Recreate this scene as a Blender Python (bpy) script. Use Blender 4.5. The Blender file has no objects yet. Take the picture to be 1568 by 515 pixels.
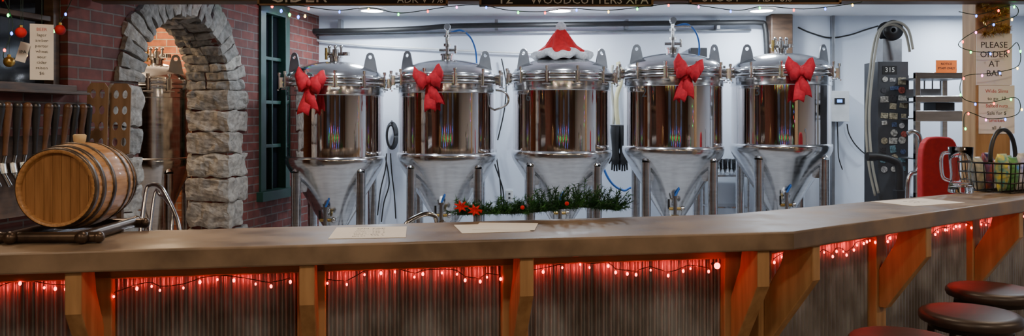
import bpy, bmesh, math, random
from mathutils import Vector, Matrix, noise
random.seed(7)
V=Vector
F=1213.0; CZ=1.44
def P(x,y,d): return V(((x-784)/F*d, d, CZ-(y-185)/F*d))
sc=bpy.context.scene
col=sc.collection

# ------------------------------------------------------------ materials
def M(name,c1,rough=.5,metal=0.0,c2=None,scale=8,stretch=(1,1,1),bump=0,emit=0,trans=0,ior=1.45,coat=0,ecol=None,detail=6,r2=None):
    m=bpy.data.materials.new(name); m.use_nodes=True
    nt=m.node_tree; b=nt.nodes['Principled BSDF']
    c2=c2 or tuple(x*.8 for x in c1)
    tc=nt.nodes.new('ShaderNodeTexCoord'); mp=nt.nodes.new('ShaderNodeMapping')
    mp.inputs['Scale'].default_value=stretch
    nt.links.new(tc.outputs['Object'],mp.inputs['Vector'])
    n=nt.nodes.new('ShaderNodeTexNoise'); n.inputs['Scale'].default_value=scale; n.inputs['Detail'].default_value=detail
    nt.links.new(mp.outputs[0],n.inputs['Vector'])
    r=nt.nodes.new('ShaderNodeValToRGB')
    r.color_ramp.elements[0].position=.35; r.color_ramp.elements[1].position=.65
    r.color_ramp.elements[0].color=(*c2,1); r.color_ramp.elements[1].color=(*c1,1)
    nt.links.new(n.outputs['Fac'],r.inputs[0]); nt.links.new(r.outputs[0],b.inputs['Base Color'])
    b.inputs['Roughness'].default_value=rough; b.inputs['Metallic'].default_value=metal
    if r2 is not None:
        mr=nt.nodes.new('ShaderNodeMapRange'); mr.inputs['From Min'].default_value=.35; mr.inputs['From Max'].default_value=.65
        mr.inputs['To Min'].default_value=rough; mr.inputs['To Max'].default_value=r2
        nt.links.new(n.outputs['Fac'],mr.inputs[0]); nt.links.new(mr.outputs[0],b.inputs['Roughness'])
    if bump:
        bp=nt.nodes.new('ShaderNodeBump'); bp.inputs['Strength'].default_value=bump; bp.inputs['Distance'].default_value=.01
        nt.links.new(n.outputs['Fac'],bp.inputs['Height']); nt.links.new(bp.outputs[0],b.inputs['Normal'])
    if emit:
        b.inputs['Emission Color'].default_value=(*(ecol or c1),1); b.inputs['Emission Strength'].default_value=emit
    if trans:
        b.inputs['Transmission Weight'].default_value=trans; b.inputs['IOR'].default_value=ior
    if coat: b.inputs['Coat Weight'].default_value=coat
    return m
def brick_mat(name,a,b_,mort,w=.2,h=.07):
    m=bpy.data.materials.new(name); m.use_nodes=True
    nt=m.node_tree; b=nt.nodes['Principled BSDF']
    tc=nt.nodes.new('ShaderNodeTexCoord'); s=nt.nodes.new('ShaderNodeSeparateXYZ'); nt.links.new(tc.outputs['Object'],s.inputs[0])
    ad=nt.nodes.new('ShaderNodeMath'); ad.operation='ADD'; nt.links.new(s.outputs[0],ad.inputs[0]); nt.links.new(s.outputs[1],ad.inputs[1])
    cb=nt.nodes.new('ShaderNodeCombineXYZ'); nt.links.new(ad.outputs[0],cb.inputs[0]); nt.links.new(s.outputs[2],cb.inputs[1])
    br=nt.nodes.new('ShaderNodeTexBrick'); nt.links.new(cb.outputs[0],br.inputs['Vector'])
    br.inputs['Scale'].default_value=1; br.inputs['Brick Width'].default_value=w; br.inputs['Row Height'].default_value=h
    br.inputs['Mortar Size'].default_value=.006; br.inputs['Mortar Smooth'].default_value=.2
    br.inputs['Color1'].default_value=(*a,1); br.inputs['Color2'].default_value=(*b_,1); br.inputs['Mortar'].default_value=(*mort,1)
    n=nt.nodes.new('ShaderNodeTexNoise'); n.inputs['Scale'].default_value=14; nt.links.new(tc.outputs['Object'],n.inputs['Vector'])
    hs=nt.nodes.new('ShaderNodeMix'); hs.data_type='RGBA'; hs.blend_type='MULTIPLY'; hs.inputs[0].default_value=.7
    rp=nt.nodes.new('ShaderNodeValToRGB'); rp.color_ramp.elements[0].position=.3; rp.color_ramp.elements[0].color=(.4,.4,.4,1); rp.color_ramp.elements[1].position=.7
    nt.links.new(n.outputs['Fac'],rp.inputs[0])
    nt.links.new(br.outputs['Color'],hs.inputs[6]); nt.links.new(rp.outputs[0],hs.inputs[7]); nt.links.new(hs.outputs[2],b.inputs['Base Color'])
    bp=nt.nodes.new('ShaderNodeBump'); bp.invert=True; bp.inputs['Strength'].default_value=.9; bp.inputs['Distance'].default_value=.012
    nt.links.new(br.outputs['Fac'],bp.inputs['Height']); nt.links.new(bp.outputs[0],b.inputs['Normal'])
    b.inputs['Roughness'].default_value=.75
    return m
m_brick=brick_mat('brick_dark_red',(.23,.056,.042),(.12,.034,.028),(.20,.16,.145))
m_brick2=brick_mat('brick_orange',(.50,.17,.07),(.36,.11,.06),(.45,.36,.27))
m_wall=M('painted_wall',(.72,.78,.88),.6,c2=(.65,.72,.83),scale=1.5,bump=.05)
m_ceil=M('white_ceiling',(.70,.71,.74),.7,c2=(.64,.65,.68),scale=2)
m_dceil=M('dark_plank_ceiling',(.12,.075,.05),.7,c2=(.05,.03,.02),scale=4,stretch=(8,.5,1))
m_floor=M('concrete_floor',(.22,.18,.15),.45,c2=(.14,.12,.10),scale=3,bump=.1)
m_floorb=M('brewery_epoxy_floor',(.50,.51,.53),.4,c2=(.38,.39,.41),scale=3,bump=.05)
m_panel=M('wood_panelling',(.26,.14,.09),.6,c2=(.05,.03,.02),scale=1.3,stretch=(1.2,1.2,.5),detail=5)
m_slab=M('aged_bar_top',(.25,.18,.12),.36,c2=(.13,.093,.064),scale=7,bump=.12,detail=12,r2=.55)
m_pine=M('pine_post',(.44,.26,.115),.6,c2=(.31,.17,.07),scale=5,stretch=(6,6,.6),bump=.1)
m_pineh=M('pine_rail',(.36,.21,.095),.6,c2=(.26,.14,.06),scale=5,stretch=(.6,.6,8),bump=.1)
m_dwood=M('dark_wood',(.12,.068,.04),.5,c2=(.055,.032,.02),scale=6,stretch=(1,1,6))
m_corr=M('corrugated_steel',(.46,.49,.52),.34,.9,c2=(.27,.265,.26),scale=9,stretch=(1,1,.5),bump=.05,detail=8,r2=.5)
m_mirror=M('polished_steel',(.76,.72,.71),.05,1.0,c2=(.70,.66,.65),scale=3,stretch=(1,1,.5),bump=.08,detail=2)
m_satin=M('satin_steel',(.68,.68,.69),.13,1.0,c2=(.56,.56,.57),scale=8,stretch=(1,1,6),bump=.012,r2=.2)
m_steel=M('fitting_steel',(.62,.62,.62),.16,1.0,scale=20)
m_black=M('black_rubber',(.015,.015,.017),.5,c2=(.01,.01,.01))
m_blackp=M('black_plastic',(.025,.025,.028),.35,c2=(.015,.015,.018))
m_white=M('white_plastic',(.75,.77,.78),.5)
m_cream=M('cream_hose',(.40,.39,.33),.5)
m_yhose=M('yellow_hose',(.60,.55,.32),.5)
m_blue=M('blue_hose',(.03,.16,.55),.4)
m_grey=M('grey_metal',(.28,.29,.31),.4,.7,c2=(.21,.22,.24))
m_red=M('red_velvet',(.58,.005,.018),.8,c2=(.40,.003,.012),scale=40)
m_redhat=M('red_felt_hat',(.75,.015,.02),.8,c2=(.6,.01,.012),scale=30)
m_fur=M('white_fur',(.85,.85,.87),.95,c2=(.65,.67,.70),scale=60,bump=.9)
m_redf=M('red_fabric',(.50,.012,.02),.7,c2=(.4,.01,.015),scale=30)
m_stone=[M('stone_%d'%i,c,.85,c2=tuple(x*.55 for x in c),scale=26,bump=1.0,detail=14) for i,c in enumerate([(.44,.41,.37),(.36,.34,.31),(.50,.47,.42),(.31,.30,.28)])]
m_green=M('green_paint',(.014,.06,.045),.4,c2=(.01,.045,.034))
m_glassd=M('dark_window_glass',(.01,.012,.018),.06)
m_oak=M('barrel_oak',(.55,.30,.12),.42,c2=(.34,.165,.055),scale=9,stretch=(12,.8,12),bump=.08,coat=.15)
m_oakh=M('barrel_head_oak',(.38,.19,.07),.45,c2=(.25,.115,.036),scale=6,stretch=(14,1,1),bump=.05,coat=.1)
m_hoop=M('barrel_hoop',(.16,.12,.09),.4,.7,c2=(.06,.045,.035),scale=20)
m_cork=M('cork',(.68,.52,.30),.8)
m_pipe=M('brown_pipe',(.12,.085,.06),.35,.7,c2=(.05,.035,.03),scale=15)
m_paper=M('paper',(.90,.89,.86),.8,c2=(.87,.86,.83))
m_ink=M('ink',(.05,.05,.05),.8)
m_inkr=M('red_ink',(.5,.05,.05),.8)
m_chalk=M('chalk',(.9,.9,.85),.9)
m_board=M('chalkboard',(.03,.03,.03),.8)
m_frame=M('sign_frame',(.34,.21,.10),.6,c2=(.22,.12,.05),scale=6,stretch=(.6,1,8))
m_needle=M('pine_needles',(.02,.12,.035),.6,c2=(.01,.06,.02),scale=30)
m_needle2=M('pine_needles_light',(.06,.24,.06),.6,c2=(.03,.13,.03),scale=30)
m_glass=M('clear_glass',(1,1,1),.02,c2=(1,1,1),trans=1,ior=1.45)
m_seat=M('stool_seat_wood',(.035,.022,.018),.42,c2=(.018,.012,.011),scale=5,stretch=(1,6,1))
m_iron=M('black_iron',(.03,.027,.025),.4,.6)
m_orange=M('orange_paper',(.95,.2,.02),.7,c2=(.9,.18,.02))
m_gold=M('gold_tinsel',(.6,.4,.10),.3,.8,c2=(.3,.18,.05),scale=40)
m_brass=M('brass',(.5,.35,.12),.25,1)
m_lamp=M('lamp_disc',(1,1,1),.5,emit=25,ecol=(1,.97,.94))
m_screen=M('blue_screen',(.05,.2,.8),.3,emit=2.5,ecol=(.1,.35,1))
m_warmb=M('warm_bulb',(1,.7,.3),.3,emit=25,ecol=(1,.55,.2))
m_wire=M('green_wire',(.01,.04,.015),.5)
m_rled=M('red_led',(1,.05,.03),.3,emit=22,ecol=(1,.03,.02))
LC={'r':(1,.04,.02),'g':(.05,1,.15),'b':(.05,.15,1),'y':(1,.6,.1),'p':(.9,.15,.6)}
m_led={k:M('led_'+k,c,.3,emit=12,ecol=c) for k,c in LC.items()}

# ------------------------------------------------------------ builder
class B:
    def __init__(s,name): s.name=name; s.bm=bmesh.new(); s.mats=[]
    def mi(s,m):
        if m not in s.mats: s.mats.append(m)
        return s.mats.index(m)
    def face(s,vs,m,smooth=False):
        try: f=s.bm.faces.new(vs)
        except ValueError: return None
        f.material_index=s.mi(m); f.smooth=smooth; return f
    def v(s,p): return s.bm.verts.new(p)
    def box(s,c,size,m,rz=0,R=None):
        Rm=R if R is not None else Matrix.Rotation(rz,3,'Z'); c=V(c); h=V(size)/2
        vs=[s.v(c+Rm@V((h.x*a,h.y*b,h.z*d))) for a in(-1,1) for b in(-1,1) for d in(-1,1)]
        for q in((0,1,3,2),(4,6,7,5),(0,4,5,1),(2,3,7,6),(0,2,6,4),(1,5,7,3)): s.face([vs[i] for i in q],m)
    def ring(s,c,X,Y,r,seg,ry=None):
        ry=r if ry is None else ry
        return [s.v(c+X*(r*math.cos(2*math.pi*i/seg))+Y*(ry*math.sin(2*math.pi*i/seg))) for i in range(seg)]
    def bridge(s,a,b,m,smooth=True):
        n=len(a)
        for i in range(n): s.face([a[i],a[(i+1)%n],b[(i+1)%n],b[i]],m,smooth)
    def cyl(s,p0,p1,r,m,r2=None,seg=20,caps=True):
        p0=V(p0);p1=V(p1); d=(p1-p0).normalized(); r2=r if r2 is None else r2
        X=d.orthogonal().normalized(); Y=d.cross(X)
        a=s.ring(p0,X,Y,max(r,1e-4),seg); b=s.ring(p1,X,Y,max(r2,1e-4),seg); s.bridge(a,b,m)
        if caps:
            s.face(list(reversed(s.ring(p0,X,Y,max(r,1e-4),seg))),m); s.face(s.ring(p1,X,Y,max(r2,1e-4),seg),m)
    def lathe(s,prof,m,o=(0,0,0),seg=64,axis=None,smooth=True,fn=None):
        o=V(o); ax=V(axis).normalized() if axis is not None else V((0,0,1))
        X=V((1,0,0)) if axis is None else ax.orthogonal().normalized(); Y=ax.cross(X)
        prev=None
        for k,pt in enumerate(prof):
            r,z=pt[0],pt[1]; rr=[]
            for i in range(seg):
                a=2*math.pi*i/seg; r_,z_=(r,z) if fn is None else fn(r,z,a)
                rr.append(s.v(o+X*(max(r_,1e-4)*math.cos(a))+Y*(max(r_,1e-4)*math.sin(a))+ax*z_))
            if prev: s.bridge(prev,rr,pt[2] if len(pt)>2 else m,smooth)
            prev=rr
    def sph(s,c,r,m,seg=12,sz=1.0):
        n=seg//2+1
        s.lathe([(r*math.sin(math.pi*i/n),-r*sz*math.cos(math.pi*i/n)) for i in range(n+1)],m,c,seg)
    def tube(s,pts,r,m,seg=8,sm=0,caps=True):
        pts=[V(p) for p in pts]
        if sm:
            out=[];n=len(pts)
            for i in range(n-1):
                p0=pts[max(i-1,0)];p1=pts[i];p2=pts[i+1];p3=pts[min(i+2,n-1)]
                for k in range(sm):
                    t=k/sm
                    out.append(.5*((2*p1)+(p2-p0)*t+(2*p0-5*p1+4*p2-p3)*t*t+(3*p1-p0-3*p2+p3)*t**3))
            out.append(pts[-1]); pts=out
        t=(pts[1]-pts[0]).normalized(); X=t.orthogonal().normalized(); prev=None
        for i,p in enumerate(pts):
            t2=(pts[min(i+1,len(pts)-1)]-pts[max(i-1,0)]).normalized()
            X=(X-t2*X.dot(t2)); X=X.normalized() if X.length>1e-6 else t2.orthogonal().normalized()
            Y=t2.cross(X); rr=s.ring(p,X,Y,r,seg)
            if prev: s.bridge(prev,rr,m)
            elif caps: s.face(list(reversed(rr)),m)
            prev=rr
        if caps: s.face(prev,m)
        return pts
    def prism(s,pts,o,U,W,N,th,m):
        o=V(o);U=V(U);W=V(W);N=V(N)
        a=[s.v(o+U*p[0]+W*p[1]-N*th/2) for p in pts]; b=[s.v(o+U*p[0]+W*p[1]+N*th/2) for p in pts]
        s.face(list(reversed(a)),m); s.face(b,m); s.bridge(a,b,m,False)
    def add(s,me,mat4,m):
        vs=[s.v(mat4@v.co) for v in me.vertices]
        for p in me.polygons: s.face([vs[i] for i in p.vertices],m)
    def text(s,body,c,size,m,X=(1,0,0),Z=(0,0,1),al='CENTER',ext=.0006):
        cu=bpy.data.curves.new('t','FONT'); cu.body=body; cu.size=size; cu.align_x=al; cu.align_y='CENTER'; cu.extrude=ext; cu.resolution_u=2
        ob=bpy.data.objects.new('t',cu); col.objects.link(ob)
        me=bpy.data.meshes.new_from_object(ob)
        X=V(X).normalized();Z=V(Z).normalized();N=X.cross(Z)
        mt=Matrix(((X.x,Z.x,N.x,c[0]),(X.y,Z.y,N.y,c[1]),(X.z,Z.z,N.z,c[2]),(0,0,0,1)))
        s.add(me,mt,m); bpy.data.objects.remove(ob)
    def shape(s,loops,c,ext,m,X=(1,0,0),Z=(0,0,1)):
        cu=bpy.data.curves.new('s','CURVE'); cu.dimensions='2D'; cu.fill_mode='BOTH'; cu.extrude=ext
        for L in loops:
            sp=cu.splines.new('POLY'); sp.points.add(len(L)-1); sp.use_cyclic_u=True
            for i,p in enumerate(L): sp.points[i].co=(p[0],p[1],0,1)
        ob=bpy.data.objects.new('s',cu); col.objects.link(ob); me=bpy.data.meshes.new_from_object(ob)
        X=V(X).normalized();Z=V(Z).normalized();N=X.cross(Z)
        mt=Matrix(((X.x,Z.x,N.x,c[0]),(X.y,Z.y,N.y,c[1]),(X.z,Z.z,N.z,c[2]),(0,0,0,1)))
        s.add(me,mt,m); bpy.data.objects.remove(ob)
    def block(s,fn,m,n=5,seed=0,amp=.012):
        g={}
        def vert(i,j,k):
            key=(i,j,k)
            if key in g: return g[key]
            q=[V((i,j,k))[a]/n*2-1 for a in range(3)]
            L=(abs(q[0])**18+abs(q[1])**18+abs(q[2])**18)**(1/18)
            q=[x/max(L,1e-6) for x in q]
            p=V(fn(*[(x+1)/2 for x in q])); p=p+noise.noise_vector(p*11+V((seed,seed*.7,0)))*amp+noise.noise_vector(p*34+V((seed,0,0)))*amp*.35
            g[key]=s.v(p); return g[key]
        for a in range(n):
            for b in range(n):
                for w in(0,n):
                    s.face([vert(a,b,w),vert(a+1,b,w),vert(a+1,b+1,w),vert(a,b+1,w)],m,False)
                    s.face([vert(a,w,b),vert(a+1,w,b),vert(a+1,w,b+1),vert(a,w,b+1)],m,False)
                    s.face([vert(w,a,b),vert(w,a+1,b),vert(w,a+1,b+1),vert(w,a,b+1)],m,False)
    def done(s,bevel=0,origin=None,rot=None,keep=False,solid=0):
        bmesh.ops.recalc_face_normals(s.bm,faces=s.bm.faces[:])
        me=bpy.data.meshes.new(s.name); vs=[v.co for v in s.bm.verts]
        if origin is None and not keep:
            mn=V([min(v[i] for v in vs) for i in range(3)]); mxx=V([max(v[i] for v in vs) for i in range(3)])
            o=V(((mn.x+mxx.x)/2,(mn.y+mxx.y)/2,mn.z)); bmesh.ops.translate(s.bm,verts=s.bm.verts[:],vec=-o)
        else: o=V(origin) if origin is not None else V((0,0,0))
        s.bm.to_mesh(me); s.bm.free()
        for m in s.mats: me.materials.append(m)
        ob=bpy.data.objects.new(s.name,me); col.objects.link(ob); ob.location=o
        if rot: ob.rotation_euler=rot
        if solid:
            md=ob.modifiers.new('sol','SOLIDIFY'); md.thickness=solid
        if bevel:
            md=ob.modifiers.new('bev','BEVEL'); md.width=bevel; md.segments=2; md.limit_method='ANGLE'; md.angle_limit=.9
        return ob

# ------------------------------------------------------------ room shell
def slab(name,x0,x1,y0,y1,z0,z1,m):
    b=B(name); b.box(((x0+x1)/2,(y0+y1)/2,(z0+z1)/2),(x1-x0,y1-y0,z1-z0),m); return b.done(keep=True)
slab('floor',-7,6.3,-4.6,4.4,-.1,0,m_floor)
slab('floor_brewery',-7,6.3,4.4,8.0,-.1,0,m_floorb)
slab('ceiling_brewery',-7,6.3,4.75,8.0,2.47,2.57,m_ceil)
slab('ceiling_taproom',-7,6.3,-4.6,4.75,2.60,2.70,m_dceil)
slab('wall_back',-1.92,6.3,7.8,7.95,0,2.47,m_wall)
slab('wall_back_storeroom',-7,-1.92,7.8,7.95,0,2.47,m_brick2)
slab('wall_right',6.15,6.3,-4.6,7.8,0,2.6,m_wall)
slab('wall_front',-7,6.3,-4.75,-4.6,0,2.6,m_panel)
slab('wall_storeroom_left',-7.1,-7,-4.6,7.8,0,2.6,m_brick2)
slab('ceiling_beam',-2.45,6.15,4.62,4.75,2.137,2.60,m_dwood)
m_glowpane=M('unseen_glow_pane',(.10,.12,.2),.2,emit=.08,ecol=(.35,.42,.6))  # faintly glowing unseen panes, put in for the tanks to reflect
for k,(x,w_) in enumerate(((-2.4,1.3),(2.9,.8))):  # windows added behind the camera, widths shaped for the tank reflections
    b=B('window_%d'%(k+3)); b.box((x,-4.585,1.55),(w_,.03,1.2),m_glowpane)
    for dx in(-w_/2,w_/2): b.box((x+dx,-4.56,1.55),(.08,.06,1.3),m_dwood)
    for dz in(-.63,0,.63): b.box((x,-4.56,1.55+dz),(w_+.1,.06,.06),m_dwood)
    b.done(bevel=.004)
b=B('door_1'); b.box((.7,-4.57,1.03),(.92,.06,2.06),m_dwood); b.box((.7,-4.535,1.5),(.6,.02,.8),m_glowpane); b.cyl((1.05,-4.54,1.0),(1.05,-4.47,1.0),.03,m_brass)
for dx in(-.5,.5): b.box((.7+dx,-4.56,1.06),(.08,.07,2.12),m_pineh)
b.box((.7,-4.56,2.14),(1.08,.07,.08),m_pineh); b.done(bevel=.004)

th=math.atan2(1,.196); L=1.019
b=B('wall_left')
T=.30
def wb(s0,s1,z0,z1): b.box(((s0+s1)/2,T/2,(z0+z1)/2),(s1-s0,T,z1-z0),m_brick)
S0,S1=5.256,6.264; SC=(S0+S1)/2; RA=(S1-S0)/2; ZS=1.68
wb(-4.5,3.2,0,2.6); wb(3.2,4.62,0,1.62); wb(3.2,4.62,2.45,2.6); wb(4.62,S0-.02,0,2.6)
wb(S1+.02,6.82,0,2.6); wb(6.82,7.30,0,.80); wb(6.82,7.30,2.42,2.6); wb(7.30,7.95,0,2.6)
N=24; RO=RA+.02
for i in range(N):
    a0=math.pi*i/N;a1=math.pi*(i+1)/N
    q=[(SC-RO*math.cos(a0),ZS+RO*math.sin(a0)),(SC-RO*math.cos(a1),ZS+RO*math.sin(a1))]
    b.prism([q[0],q[1],(q[1][0],2.6),(q[0][0],2.6)],(0,T/2,0),(1,0,0),(0,0,1),(0,1,0),T,m_brick)
b.done(origin=(-3.43,0,0),rot=(0,0,th))
def WL(s,off,z):
    u=V((.1923,.9813,0)); n=V((.9813,-.1923,0)); return V((-3.43,0,0))+u*s+n*off+V((0,0,z))
UW=V((.1923,.9813,0)); NW=V((.9813,-.1923,0))
b=B('stone_arch')
k=0
for side in(0,1):
    z=0.0
    while z<ZS-.03:
        h=random.uniform(.15,.23)
        if z+h>ZS-.08: h=ZS-z
        w=random.choice([.22,.30])
        s0,s1=(S0-w,S0) if side==0 else (S1,S1+w)
        b.block(lambda u,v,t,s0=s0,s1=s1,z=z,h=h:(s0+(s1-s0)*u,-.03+.37*v,z+.003+(h-.006)*t),m_stone[k%4 if random.random()<.6 else 0],9,k*3.1,.022)
        z+=h;k+=1
nv=23
for i in range(nv):
    a0=math.pi*i/nv+.004;a1=math.pi*(i+1)/nv-.004
    ro=RA+.21+random.uniform(0,.05); sp=random.uniform(.35,.65)
    for y0,y1 in((-.03,.34*sp-.003),(.34*sp+.003,.34)):
        rj=random.uniform(-.012,.012)
        b.block(lambda u,v,t,a0=a0,a1=a1,ro=ro,y0=y0,y1=y1,rj=rj:(SC-(RA+rj+(ro-RA)*t)*math.cos(a0+(a1-a0)*u),y0+(y1-y0)*v,ZS+(RA+rj+(ro-RA)*t)*math.sin(a0+(a1-a0)*u)),m_stone[random.choice([0,1,1,3,3,2])],6,i*5.3,.018); k+=1
b.done(origin=(-3.43,0,0),rot=(0,0,th))
b=B('window_1')
def wl(s0,s1,y0,y1,z0,z1,m): b.box(((s0+s1)/2,(y0+y1)/2,(z0+z1)/2),(s1-s0,y1-y0,z1-z0),m)
wl(6.78,6.87,-.02,.12,.80,2.46,m_green); wl(7.22,7.30,-.02,.12,.80,2.46,m_green); wl(6.74,7.34,-.06,.12,.76,.84,m_green); wl(6.78,7.30,-.02,.12,2.36,2.46,m_green)
wl(6.87,7.22,.05,.08,.84,2.36,m_glassd)
for z in(1.22,1.6,1.98): wl(6.87,7.22,.02,.09,z-.015,z+.015,m_green)
wl(7.04,7.06,.02,.09,.84,2.36,m_green)
b.done(origin=(-3.43,0,0),rot=(0,0,th),bevel=.004)
b=B('window_2')
wl(3.22,4.60,.1,.13,1.62,2.45,m_glassd)
for s in(3.24,3.7,4.15,4.58): wl(s-.025,s+.025,.04,.14,1.62,2.45,m_dwood)
wl(3.2,4.62,-.06,.14,1.60,1.64,m_dwood); wl(3.2,4.62,.04,.14,2.40,2.45,m_dwood); wl(3.2,4.62,.05,.14,2.0,2.03,m_dwood)
b.done(origin=(-3.43,0,0),rot=(0,0,th),bevel=.003)
b=B('wooden_column'); c=P(1199,60,7.6); b.box((c.x,7.71,1.235),(.21,.17,2.465),m_dwood); b.done(bevel=.01)
b=B('trim_1'); c=P(1276,80,7.75); b.box((c.x,7.77,1.235),(.03,.05,2.465),m_grey); b.done(bevel=.004)

# ------------------------------------------------------------ lights
def area(name,loc,power,colr,size,rot=(0,0,0)):
    l=bpy.data.lights.new(name,'AREA'); l.energy=power; l.color=colr; l.shape='DISK'; l.size=size
    o=bpy.data.objects.new(name,l); col.objects.link(o); o.location=loc; o.rotation_euler=rot; return o
for (x,y) in ((-1.29,7.3),(.44,7.3),(2.30,7.3),(4.3,7.3),(-1.2,5.6),(.44,5.6),(2.1,5.6),(3.9,5.6)):
    b=B('recessed_ceiling_light')
    b.lathe([(.0001,2.450),(.10,2.450)],m_lamp,(x,y,0),32); b.lathe([(.10,2.450),(.12,2.446),(.13,2.469)],m_white,(x,y,0),32); b.done()
    area('recessed_lamp',(x,y,2.44),25 if y>6 else 16,(.80,.90,1),.18)
for (x,y,pw) in ((-1.8,.7,19),(.0,.8,17),(1.9,.9,22),(3.6,2.2,22),(-1.2,-1.8,18),(1.2,-1.8,18),(3.6,-1,18),(-2.0,3.2,10),(-.8,2.7,8),(1.2,3.3,7),(2.6,3.6,9)):  # unseen pendants; those over the bar added to brighten papers, taps and signs
    b=B('unseen_fill_pendant')
    b.cyl((x,y,2.6),(x,y,2.50),.006,m_black); b.lathe([(.03,2.52),(.05,2.50),(.15,2.41),(.155,2.405),(.14,2.41),(.045,2.48)],m_iron,(x,y,0),32); b.sph((x,y,2.44),.035,m_warmb); b.done()
    area('pendant_fill',(x,y,2.39),pw,(1,.75,.52),.2)  # warm fill light under each unseen pendant
for loc,e in (((-3.6,6.0,2.2),40),((-3.2,7.3,2.2),25)):
    l=bpy.data.lights.new('storeroom_bulb','POINT'); l.energy=e; l.color=(1,.70,.42); l.shadow_soft_size=.08
    o=bpy.data.objects.new('storeroom_bulb',l); col.objects.link(o); o.location=loc

# ------------------------------------------------------------ bar
f0=V((-3,1.925,0)); fc=V((.94,2.64,0)); f1=V((3.5,4.543,0))
b0=V((-3,2.26,0)); bc=V((.86,3.14,0)); b1=V((3.75,4.97,0))
ZT,ZB=1.07,1.008
b=B('bar_counter')
outl=[f0,fc,f1,b1,bc,b0]
Zup=V((0,0,1))
top=[b.v(p+V((0,0,ZT))) for p in outl]; bot=[b.v(p+V((0,0,ZB))) for p in outl]
b.face([top[0],top[1],top[4],top[5]],m_slab); b.face([top[1],top[2],top[3],top[4]],m_slab)
b.face([bot[0],bot[1],bot[4],bot[5]],m_slab); b.face([bot[1],bot[2],bot[3],bot[4]],m_slab)
for i in range(6): b.face([top[i],top[(i+1)%6],bot[(i+1)%6],bot[i]],m_slab)
bar_slab=b.done(bevel=.006,keep=True)
u1=(fc-f0).normalized(); u2=(f1-fc).normalized()
n1=V((u1.y,-u1.x,0)); n2=V((u2.y,-u2.x,0)); SB=.24
def isect(p,u,q,w):
    den=u.x*w.y-u.y*w.x; t=((q.x-p.x)*w.y-(q.y-p.y)*w.x)/den; return p+u*t
pc=isect(f0-n1*SB,u1,fc-n2*SB,u2)
def at_x(p,u,x):
    k_=(x-784)/F; t=(k_*p.y-p.x)/(u.x-k_*u.y); return p+u*t
g=B('bar_frame')
def post(c,u,n,w=.09):
    g.box(c+Zup*.504-n*.02,(w,.09,1.006),m_pine,rz=math.atan2(u.y,u.x))
def brace(c,n,u,out=.215,th_=.045):
    g.prism([(.0,-.20),(.0,-.36),(.03,-.36),(out,-.12),(out,0),(.09,0),(.07,-.08)],c+Zup*(ZB-.001),n,Zup,u,th_,m_pine)
posts1=[at_x(pc,u1,x) for x in(-170,152,478,787)]+[pc-u1*.045]
posts2=[pc+u2*.09]+[at_x(pc,u2,x) for x in(1341,1487,1580)]
for p in posts1: post(p,u1,n1); brace(p+n1*.025,n1,u1,.20)
for p in posts2: post(p,u2,n2,.08)
for p in posts2[1:]: brace(p+n2*.025,n2,u2,.20)
brace(pc+u2*.10+n2*.025,n2,u2,.20)
def rail(a,c,u,n,z,h,t,m=m_pineh):
    mid=(a+c)/2; g.box(mid+Zup*z,((c-a).length,t,h),m,rz=math.atan2(u.y,u.x))
rail(f0-n1*SB,pc,u1,n1,.977,.06,.05); rail(pc,pc+u2*3,u2,n2,.977,.06,.05)
rail(f0-n1*SB,pc,u1,n1,.05,.1,.05); rail(pc,pc+u2*3,u2,n2,.05,.1,.05)
g_ob=g.done(bevel=.004,keep=True)
c_=B('corrugated_panel')
def corr(a,e,n):
    Lg=(e-a).length; u=(e-a).normalized(); ns=int(Lg/.0034); lo=[];hi=[]
    for i in range(ns+1):
        t=i*Lg/ns; o=.0075*math.sin(2*math.pi*t/.027)
        p=a+u*t+n*(o-.012)
        lo.append(c_.v(p+Zup*.0)); hi.append(c_.v(p+Zup*.96))
    for i in range(ns): c_.face([lo[i],lo[i+1],hi[i+1],hi[i]],m_corr,True)
for a,e in zip(posts1[:-1],posts1[1:]): corr(a+u1*.045,e-u1*.045,n1)
for a,e in zip(posts2[:-1],posts2[1:]): corr(a+u2*.04,e-u2*.04,n2)
c_ob=c_.done(keep=True)
root=bpy.data.objects.new('bar',None); col.objects.link(root)
for o in(bar_slab,g_ob,c_ob): o.parent=root
bar_slab.name='slab'; g_ob.name='frame'; c_ob.name='corrugated_sheets'
b=B('red_string_lights')
def leds(a,e,n,seed):
    Lg=(e-a).length;u=(e-a).normalized(); t=0; pts=[]
    while t<Lg:
        z=.918+.014*math.sin(t*9+seed)+random.uniform(-.014,.014); pts.append(a+u*t+n*.022+Zup*(z+.012))
        t+=random.uniform(.02,.07)
    b.tube(pts,.0016,m_wire,5,sm=2)
    for i,p in enumerate(pts):
        q=p+V((0,0,-.012))+n*.004
        b.sph(q,random.choice([.0032,.0045]),m_rled,8,1.4)
    for k in range(int(Lg/.11)):
        p=a+u*((k+.5)*.11)+n*.022+Zup*(.92)
        l=bpy.data.lights.new('red_led_glow','POINT'); l.energy=.12; l.color=(1,.03,.025); l.shadow_soft_size=.006
        o=bpy.data.objects.new('red_led_glow',l); col.objects.link(o); o.location=p
for a,e in zip(posts1[:-1],posts1[1:]): leds(a+u1*.05,e-u1*.05,n1,a.x)
for a,e in zip(posts2[:-1],posts2[1:]): leds(a+u2*.05,e-u2*.05,n2,a.x)
p=at_x(pc,u1,1087)+n1*.06+Zup*.93; b.sph(p,.011,m_rled,10); b.cyl(p,p-n1*.04,.005,m_wire)
b.done()
b=B('underbar_sink_counter')
b.box((-.45,3.36,.89),(2.0,.45,.03),m_satin,rz=.22)
for sx in(-.9,.9):
    for sy in(-.18,.18):
        q=Matrix.Rotation(.22,3,'Z')@V((sx,sy,0)); b.cyl((-.45+q.x,3.36+q.y,0),(-.45+q.x,3.36+q.y,.88),.02,m_satin)
b.done()
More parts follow.
